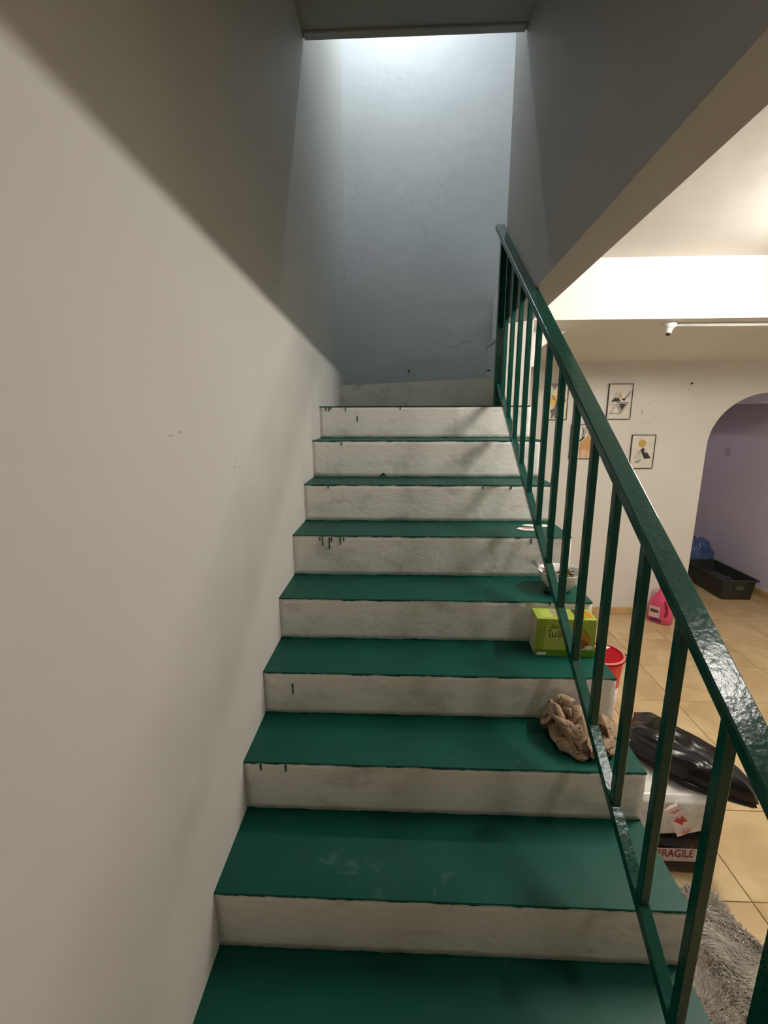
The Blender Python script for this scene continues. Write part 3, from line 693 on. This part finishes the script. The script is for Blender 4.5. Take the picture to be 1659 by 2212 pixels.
def boxy_me(name, lx, ly, h, seed, amp=0.012, bev=0.03):
    bm = bmesh.new(); bmesh.ops.create_cube(bm, size=1.0)
    for q in bm.verts: q.co = Vector((q.co.x*lx, q.co.y*ly, (q.co.z+0.5)*h))
    bmesh.ops.bevel(bm, geom=list(bm.edges), offset=bev, segments=3, affect='EDGES', profile=0.6)
    bmesh.ops.subdivide_edges(bm, edges=list(bm.edges), cuts=4, use_grid_fill=True)
    for q in bm.verts:
        c = q.co; d = noise.noise(Vector((c.x*8, c.y*8, c.z*8+seed)))+0.6*(1-2*abs(noise.noise(Vector((c.x*16, c.y*14, c.z*18+seed)))))
        nrm = Vector((c.x, c.y, (c.z-h/2)*1.5)); nrm.normalize()
        k = 0.0 if c.z < 0.004 else 1.0
        q.co = c+nrm*amp*d*k
        if q.co.z < 0: q.co.z = 0
    bmesh.ops.recalc_face_normals(bm, faces=bm.faces)
    me = bpy.data.meshes.new(name); bm.to_mesh(me); bm.free(); return me
M_BLACKP = mat('black_mailer_plastic', (0.007, 0.0055, 0.006, 1), 0.25, bump=0.15, bscale=30, spec=0.35)
M_CLEARW = mat('cloudy_white_plastic', (0.70, 0.68, 0.64, 1), 0.22, var=(0.50, 0.48, 0.45, 1), vscale=16, bump=0.5, bscale=22, coat=0.4)
M_TAPE = mat('tape_white', (0.62, 0.50, 0.50, 1), 0.4, var=(0.50, 0.38, 0.39, 1), vscale=40); M_TRED = mat('tape_red', (0.55, 0.02, 0.025, 1), 0.4)
pa = empty('parcel', (1.49, 0.70, FZ)); props(pa, 'black plastic parcel with FRAGILE tape at the bottom of the stack', 'parcel', 'parcels stacked beside the stairs')
link('wrapping', boxy_me('wrapping', 0.30, 0.33, 0.175, 2.0, 0.008, 0.03), M_BLACKP, pa, smooth=True)
tp = box('fragile_tape', -0.15, 0.118, -0.1745, -0.1725, 0.068, 0.126, M_TAPE, pa, 0.0005)
tx = text_me('fragile_text', 'FRAGILE', 0.046, 0.0, 0.0006)
t_ = link('tape_lettering', tx, mat('tape_ink', (0.16, 0.02, 0.03, 1), 0.5), tp, (0.010, -0.1752, 0.103)); t_.rotation_euler = (math.radians(90), 0, 0); t_.scale = (0.78, 1, 1)
link('tape_mark', poly_me('tape_mark', [[(-0.135, 0.070), (-0.118, 0.070), (-0.108, 0.118), (-0.120, 0.122), (-0.126, 0.085), (-0.14, 0.118)]]), M_TRED, tp, (0, -0.1752, 0))
pw = empty('parcel', (1.475, 0.70, FZ+0.183)); props(pw, 'cloudy white plastic parcel with red printed tape, middle of the stack', 'parcel', 'parcels stacked beside the stairs')
link('wrapping', boxy_me('wrapping', 0.31, 0.35, 0.165, 6.0, 0.012, 0.05), M_CLEARW, pw, smooth=True)
def strip_me(pts, wd, name):
    v = []; f = []
    for p, d in pts: v += [Vector(p)-Vector(d)*wd/2, Vector(p)+Vector(d)*wd/2]
    for i in range(len(pts)-1): f.append((2*i, 2*i+2, 2*i+3, 2*i+1))
    return pyd(name, v, f)
dd = (0.87, 0.0, 0.48)
tpw = link('red_tape', strip_me([((-0.035, -0.150, 0.152), dd), ((-0.022, -0.182, 0.128), dd), ((0.012, -0.190, 0.075), dd), ((0.040, -0.186, 0.020), dd)], 0.055, 'red_tape'), mat('tape_pale', (0.80, 0.66, 0.62, 1), 0.4), pw)
for (zc, xc, hh, m_) in ((0.083, 0.008, 0.040, M_TRED), (0.122, -0.018, 0.016, mat('tape_pink', (0.62, 0.20, 0.18, 1), 0.4)), (0.036, 0.034, 0.018, MATS['tape_pink'])):
    q = link('tape_lettering', poly_me('tape_lettering', [[(-0.022, hh*0.45), (-0.010, hh*0.25), (-0.002, hh*0.5), (0.006, hh*0.1), (0.016, hh*0.55), (0.026, -hh*0.3), (0.012, -hh*0.2), (0.004, -hh*0.5), (-0.008, -hh*0.05)]]), m_, tpw, (xc, -0.1935, zc))
    q.rotation_euler = (0, math.radians(-30), 0)
bg = empty('parcel', (1.585, 0.67, FZ+0.366)); props(bg, 'glossy black plastic mailer with pointed ends lying on top of the stack', 'parcel', 'parcels stacked beside the stairs')
bg.rotation_euler = (math.radians(3), math.radians(6), math.radians(-47))
link('wrapping', pouch_me('wrapping', 0.49, 0.26, 0.085, 3.0, 0.014, n=48, pinch=0.20), M_BLACKP, bg, smooth=True)

# ------------------------------------------------------------------ fluffy grey rug
rg = empty('fluffy_rug', (1.44, -0.05, FZ)); props(rg, 'grey shaggy fur rug on the tiles at the foot of the stairs', 'rug')
def rug_outline(a):
    c, s = math.cos(a), math.sin(a); e = 0.62
    wv = 1+0.05*math.sin(3*a+1)+0.03*math.sin(7*a)
    return 0.215*math.copysign(abs(c)**e, c)*wv, 0.54*math.copysign(abs(s)**e, s)*wv
outl = [rug_outline(2*math.pi*k/60) for k in range(60)]
link('backing', prism_me('backing', outl, 'z', 0.0, 0.014), mat('rug_backing', (0.30, 0.275, 0.25, 1), 0.95), rg)
def fur_me(n, seed):
    random.seed(seed); v = []; f = []
    while len(f) < n*3:
        a = random.uniform(0, 2*math.pi); r = math.sqrt(random.random()); ox, oy = rug_outline(a); x, y = ox*r, oy*r
        cx = noise.noise(Vector((x*7, y*7, 1))); cy = noise.noise(Vector((x*7, y*7, 8)))
        cl_ = 1-2*abs(noise.noise(Vector((x*14, y*14, 3))))
        h = 0.030+0.014*cl_+random.uniform(-0.006, 0.008)
        dx = cx*0.045+random.uniform(-0.012, 0.012)+0.02*ox*r; dy = cy*0.045+random.uniform(-0.012, 0.012)-0.008
        g = random.uniform(0, math.pi); wx, wy = math.cos(g)*0.0013, math.sin(g)*0.0013
        b = len(v)
        v += [(x-wx, y-wy, 0.012), (x+wx, y+wy, 0.012), (x+dx*0.4-wx, y+dy*0.4-wy, 0.012+h*0.65), (x+dx*0.4+wx, y+dy*0.4+wy, 0.012+h*0.65), (x+dx, y+dy, 0.012+h)]
        f += [(b, b+1, b+3), (b, b+3, b+2), (b+2, b+3, b+4)]
    me = bpy.data.meshes.new('fur'); me.from_pydata(v, [], f); me.update(); return me
fu = link('fur', fur_me(60000, 5), mat('grey_fur', (0.86, 0.81, 0.74, 1), 0.9, var=(0.70, 0.655, 0.59, 1), vscale=10, spec=0.2), rg); fu['kind'] = 'stuff'

# ------------------------------------------------------------------ things on the steps
# knitted beige cloth on the third tread
M_KNIT = None
def knit_material():
    m = bpy.data.materials.new('beige_knit'); m.use_nodes = True; nt = m.node_tree; b = nt.nodes['Principled BSDF']
    b.inputs['Roughness'].default_value = 0.95; b.inputs['Specular IOR Level'].default_value = 0.1
    tc = nt.nodes.new('ShaderNodeTexCoord')
    vo = nt.nodes.new('ShaderNodeTexVoronoi'); vo.inputs['Scale'].default_value = 105; vo.inputs['Randomness'].default_value = 0.35
    no = nt.nodes.new('ShaderNodeTexNoise'); no.inputs['Scale'].default_value = 22
    nt.links.new(tc.outputs['Object'], vo.inputs['Vector']); nt.links.new(tc.outputs['Object'], no.inputs['Vector'])
    r1 = nt.nodes.new('ShaderNodeValToRGB'); e = r1.color_ramp.elements; e[0].position = 0.20; e[0].color = (0.06, 0.032, 0.018, 1); e[1].position = 0.36; e[1].color = (0.38, 0.265, 0.175, 1)
    nt.links.new(vo.outputs['Distance'], r1.inputs['Fac'])
    mx = nt.nodes.new('ShaderNodeMix'); mx.data_type = 'RGBA'; mx.inputs['B'].default_value = (0.39, 0.27, 0.18, 1)
    r2 = nt.nodes.new('ShaderNodeValToRGB'); r2.color_ramp.elements[0].position = 0.44; r2.color_ramp.elements[1].position = 0.56
    nt.links.new(no.outputs['Fac'], r2.inputs['Fac']); nt.links.new(r2.outputs['Color'], mx.inputs['Factor']); nt.links.new(r1.outputs['Color'], mx.inputs['A'])
    nt.links.new(mx.outputs['Result'], b.inputs['Base Color'])
    bp = nt.nodes.new('ShaderNodeBump'); bp.inputs['Strength'].default_value = 0.5; bp.inputs['Distance'].default_value = 0.003
    nt.links.new(vo.outputs['Distance'], bp.inputs['Height']); nt.links.new(bp.outputs['Normal'], b.inputs['Normal'])
    return m
M_KNIT = knit_material()
def cloth_me():
    """a square of knit dropped over a soft lump and settled with simple position-based dynamics"""
    import numpy as np
    rs = np.random.RandomState(4)
    N = 96; L = 0.56; M = 0.86; h0 = L/(N-1); hy = L*M/(N-1); dg = math.hypot(h0, hy)
    gx, gy = np.meshgrid(np.linspace(-L/2, L/2, N), np.linspace(-L*M/2, L*M/2, N), indexing='ij')
    def nz(fr, sd): return np.array([[noise.noise(Vector((x*fr, y*fr, sd))) for y in gy[0]] for x in gx[:, 0]])
    n1, n2, n3 = nz(9, 1.0), nz(17, 5.0), nz(11, 8.0)
    P = np.stack([gx*0.8+0.02*n3, gy*0.8+0.02*n1, 0.075+0.045*n1+0.03*n2], -1)
    V = np.zeros_like(P)
    def solve(A, B, rest, k):
        d = A-B; l = np.linalg.norm(d, axis=-1, keepdims=True)+1e-9; c = d*((l-rest)/l)*0.5*k
        A -= c; B += c
    dt = 0.008; T = 240
    for it in range(T):
        V[..., 2] -= (2.0 if it < 110 else 9.8)*dt; V *= 0.95
        Q = P+V*dt
        sq = max(1.0, 1.75-0.75*it/120.0)
        for sub in range(4):
            for o in (0, 1):
                solve(Q[o:N-1:2], Q[o+1:N:2], h0, 1.0); solve(Q[:, o:N-1:2], Q[:, o+1:N:2], hy, 1.0)
            for o in (0, 1):
                solve(Q[o:N-1:2, :N-1], Q[o+1:N:2, 1:], dg, 0.5); solve(Q[o:N-1:2, 1:], Q[o+1:N:2, :N-1], dg, 0.5)
            for st, kb in ((2, 0.45), (4, 0.20)):
                for o in range(st):
                    a_ = Q[o:N-st:2*st]; b_ = Q[o+st:N:2*st]; m_ = min(len(a_), len(b_)); solve(a_[:m_], b_[:m_], h0*st*0.95, kb)
                    a_ = Q[:, o:N-st:2*st]; b_ = Q[:, o+st:N:2*st]; m_ = min(a_.shape[1], b_.shape[1]); solve(a_[:, :m_], b_[:, :m_], hy*st*0.95, kb)
            # kept within the footprint of the heap; the middle stays up on its own folds
            x, y = Q[..., 0], Q[..., 1]
            rad = np.sqrt((x/(0.120*sq))**2+(y/(0.092*sq))**2)
            k = np.where(rad > 1.0, 1-(1-1/np.maximum(rad, 1e-6))*0.5, 1.0)
            Q[..., 0] *= k; Q[..., 1] *= k
            Q[..., 1] = np.minimum(Q[..., 1], 0.086)
            top = 0.128*np.sqrt(np.maximum(0.03, 1-np.minimum(1, rad)**2))*np.where(x < 0.03, 1.0, 0.80)+0.012+0.010*n2
            low = np.maximum(0.003, top*np.clip(0.66+0.75*n1+0.45*n2, 0.1, 0.97)*np.clip((1.12-rad)*2.2, 0, 1))
            Q[..., 2] = np.clip(Q[..., 2], low, np.maximum(low+0.002, top))
        V = (Q-P)/dt; V = np.clip(V, -1.2, 1.2); P = Q
    # settle the heap on the tread and fit it to its place
    z0_ = np.percentile(P[..., 2], 14); P[..., 2] = np.maximum(P[..., 2]-z0_, 0.0)
    P[..., 2] = 0.003+P[..., 2]*0.122/P[..., 2].max()
    for ax, lo_, hi_ in ((0, -0.120, 0.138), (1, -0.098, 0.086)):
        a_, b_ = np.percentile(P[..., ax], 0.3), np.percentile(P[..., ax], 99.7)
        P[..., ax] = np.clip(lo_+(P[..., ax]-a_)*(hi_-lo_)/(b_-a_), lo_-0.006, hi_+0.004)
    v = [tuple(p) for p in P.reshape(-1, 3)]
    f = [(i*N+j, i*N+j+1, (i+1)*N+j+1, (i+1)*N+j) for i in range(N-1) for j in range(N-1)]
    me = bpy.data.meshes.new('heap'); me.from_pydata(v, [], f); me.update(); return me
kc = empty('knitted_cloth', (1.058, 0.385, NZ[3]+0.001)); props(kc, 'crumpled beige openwork knitted cloth lying on a green tread under the railing', 'cloth')
hp_ = link('heap', cloth_me(), M_KNIT, kc, smooth=True)
sd_ = hp_.modifiers.new('thickness', 'SOLIDIFY'); sd_.thickness = 0.003; sd_.offset = 0
ss_ = hp_.modifiers.new('smooth', 'SUBSURF'); ss_.levels = 1; ss_.render_levels = 1

# green mochi box on the fourth tread
M_LIME = mat('lime_card', (0.36, 0.46, 0.045, 1), 0.4, var=(0.30, 0.40, 0.035, 1), vscale=5, coat=0.1)
M_DGREEN = mat('leaf_green_card', (0.10, 0.25, 0.012, 1), 0.35); M_BRN = mat('dark_brown_print', (0.05, 0.03, 0.012, 1), 0.5)
mb = empty('snack_box', (1.06, 0.612, NZ[4]+0.001), math.radians(-2.0)); props(mb, 'lime green snack box with brown lettering standing on a green tread', 'box')
bx_ = box('carton', -0.104, 0.104, 0.0, 0.092, 0.0, 0.146, M_LIME, mb, 0.003, 2)
box('bottom_band', -0.1043, 0.1043, -0.0006, 0.05, 0.001, 0.027, M_DGREEN, bx_)
box('side_panel', -0.1046, -0.10, 0.004, 0.088, 0.004, 0.142, mat('card_cream_print', (0.55, 0.52, 0.36, 1), 0.45, var=(0.38, 0.33, 0.18, 1), vscale=30), bx_)
def flat(name, polys, m, y=-0.0010, parent=bx_): return link(name, poly_me(name, polys), m, parent, (0, y, 0))
flat('pale_panel', [[(-0.078, 0.027), (0.005, 0.027), (0.012, 0.085), (-0.01, 0.125), (-0.072, 0.118)]], mat('card_pale_lime', (0.40, 0.47, 0.085, 1), 0.4))
flat('mochi_picture', [ell(0.052, 0.062, 0.034, 0.036)], mat('mochi_orange', (0.52, 0.20, 0.012, 1), 0.45), -0.0013)
flat('mochi_picture', [ell(0.048, 0.050, 0.034, 0.020)], mat('mochi_brown', (0.30, 0.085, 0.008, 1), 0.45), -0.0016)
flat('mochi_arc', [stroke([(0.040+0.045*math.cos(t), 0.055+0.055*math.sin(t)) for t in [0.5+0.12*i for i in range(10)]], 0.004)], M_DGREEN, -0.0013)
flat('spoon_picture', [ell(0.083, 0.040, 0.015, 0.008), stroke([(0.072, 0.036), (0.058, 0.031)], 0.004)], mat('card_white', (0.78, 0.76, 0.70, 1), 0.5), -0.0019)
flat('date_sticker', [[(-0.098, 0.006), (-0.066, 0.006), (-0.066, 0.017), (-0.098, 0.017)]], MATS['card_white'], -0.0012)
t_ = link('brand_lettering', text_me('brand_lettering', 'Alice', 0.024, 0.35, 0.0001), M_BRN, bx_, (-0.036, -0.0014, 0.116)); t_.rotation_euler = (math.radians(90), 0, 0)
t_ = link('thai_lettering', text_me('thai_lettering', 'โมจิ', 0.034, 0.0, 0.0001), M_BRN, bx_, (-0.038, -0.0014, 0.086)); t_.rotation_euler = (math.radians(90), 0, 0)
random.seed(3)
flat('small_print', [[(x, z), (x+0.006, z), (x+0.006, z+0.0025), (x, z+0.0025)] for z in (0.060, 0.052, 0.044) for x in [-0.060+0.009*i for i in range(6)]], mat('card_small_print', (0.30, 0.28, 0.10, 1), 0.5), -0.0014)
for x0_, x1_, y0_, y1_, m_ in ((-0.085, -0.045, 0.012, 0.080, MATS['card_pale_lime']), (-0.045, 0.02, 0.018, 0.088, mat('card_taupe', (0.34, 0.30, 0.16, 1), 0.5)), (0.035, 0.065, 0.010, 0.085, M_BRN), (0.072, 0.096, 0.018, 0.070, MATS['mochi_orange'])):
    box('top_print', x0_, x1_, y0_, y1_, 0.1455, 0.1464, m_, bx_)

# bowl with leftovers on the fifth tread
bo = empty('bowl', (1.105, 0.845, NZ[5]+0.0005)); props(bo, 'white bowl with leftover greens on a green tread behind the balusters', 'bowl')
M_CERA = mat('white_glazed_ceramic', (0.80, 0.78, 0.72, 1), 0.15, coat=0.4)
link('shell', lathe_me('shell', [(0.0, 0.004), (0.034, 0.004), (0.036, 0.0), (0.041, 0.0), (0.043, 0.006), (0.060, 0.022), (0.077, 0.048), (0.086, 0.078), (0.0865, 0.080), (0.084, 0.080), (0.074, 0.050), (0.056, 0.026), (0.036, 0.016), (0.0, 0.014)], 48), M_CERA, bo, smooth=True)
M_FOOD = mat('cooked_greens', (0.045, 0.05, 0.008, 1), 0.5, var=(0.12, 0.07, 0.012, 1), vscale=60)
random.seed(12)
for i in range(14):
    a = random.uniform(0, 6.28); r = random.uniform(0.0, 0.058)
    me = crumple_me('leaf_scrap', random.uniform(0.010, 0.02), random.uniform(0.006, 0.012), random.uniform(0.008, 0.016), i*1.7, 12, 5, 0.5, 2.5)
    lf = link('leaf_scrap', me, M_FOOD, bo, (r*math.cos(a), r*math.sin(a), 0.050+random.uniform(0, 0.012)), smooth=True); lf.rotation_euler = (random.uniform(-.5, .5), random.uniform(-.5, .5), a)
M_STEEL = mat('steel', (0.42, 0.41, 0.40, 1), 0.25, 1.0)
cu = empty('fork', (1.105, 0.845, NZ[5])); props(cu, 'steel fork resting over the left rim of the white bowl', 'fork')
link('handle', tube_me('handle', [(-0.02, 0.0, 0.055), (-0.08, 0.012, 0.084), (-0.112, 0.020, 0.108)], [0.0025, 0.0030, 0.0035], 8), M_STEEL, cu, smooth=True)
cu2 = empty('spoon', (1.105, 0.845, NZ[5])); props(cu2, 'steel spoon beside the fork in the white bowl', 'spoon')
link('handle', tube_me('handle', [(-0.02, 0.012, 0.055), (-0.075, 0.030, 0.086), (-0.100, 0.040, 0.108)], [0.0025, 0.0035, 0.0042], 8), M_STEEL, cu2, smooth=True)
link('scoop', lathe_me('scoop', [(0.0, -0.006), (0.010, -0.004), (0.016, 0.0), (0.0, -0.004)], 16, 1.3, 1.0), M_STEEL, cu2, (-0.008, 0.008, 0.050), smooth=True)
cap = link('bottle_cap', lathe_me('bottle_cap', [(0.0, 0.0), (0.0145, 0.0), (0.015, 0.002), (0.0145, 0.013), (0.0125, 0.016), (0.0, 0.016)], 20), mat('navy_cap', (0.010, 0.010, 0.022, 1), 0.3), None, (1.048, 0.805, NZ[5]+0.0005))
props(cap, 'small dark navy bottle cap on the tread left of the bowl', 'bottle cap')

# torn papers on the sixth tread
M_PAP = mat('torn_paper', (0.80, 0.76, 0.70, 1), 0.8); M_REDP = mat('paper_red_print', (0.60, 0.22, 0.14, 1), 0.7)
def paper(name, loc, outline, seed, label):
    v = [(x, y, 0.0015+0.004*abs(noise.noise(Vector((x*40, y*40, seed))))) for x, y in outline]
    cx = sum(p[0] for p in outline)/len(outline); cy = sum(p[1] for p in outline)/len(outline)
    n = len(v); tv = v+[(cx, cy, 0.004)]; bv = [(x, y, z-0.0009) for x, y, z in tv]
    f = [(i, (i+1) % n, n) for i in range(n)]+[((i+1) % n+n+1, i+n+1, 2*n+1) for i in range(n)]+[(i, i+n+1, (i+1) % n+n+1, (i+1) % n) for i in range(n)]
    root = link(name, pyd(name, tv+bv, f), M_PAP, None, loc); props(root, label, 'paper', 'torn papers on the step'); return root
p1 = paper('torn_paper', (1.035, 1.105, NZ[6]), [(-0.05, -0.01), (-0.02, -0.03), (0.05, -0.035), (0.065, -0.005), (0.03, 0.02), (-0.03, 0.022)], 1, 'torn white paper with red print lying in front on a green tread')
for dy in (-0.012, 0.004):
    box('red_print', -0.02, 0.03, dy, dy+0.004, 0.0042, 0.0049, M_REDP, p1)
paper('torn_paper', (1.085, 1.160, NZ[6]), [(-0.06, 0.0), (-0.01, -0.025), (0.07, -0.02), (0.085, 0.015), (0.03, 0.03), (-0.035, 0.028)], 5, 'plain white torn paper lying behind the one with red print')
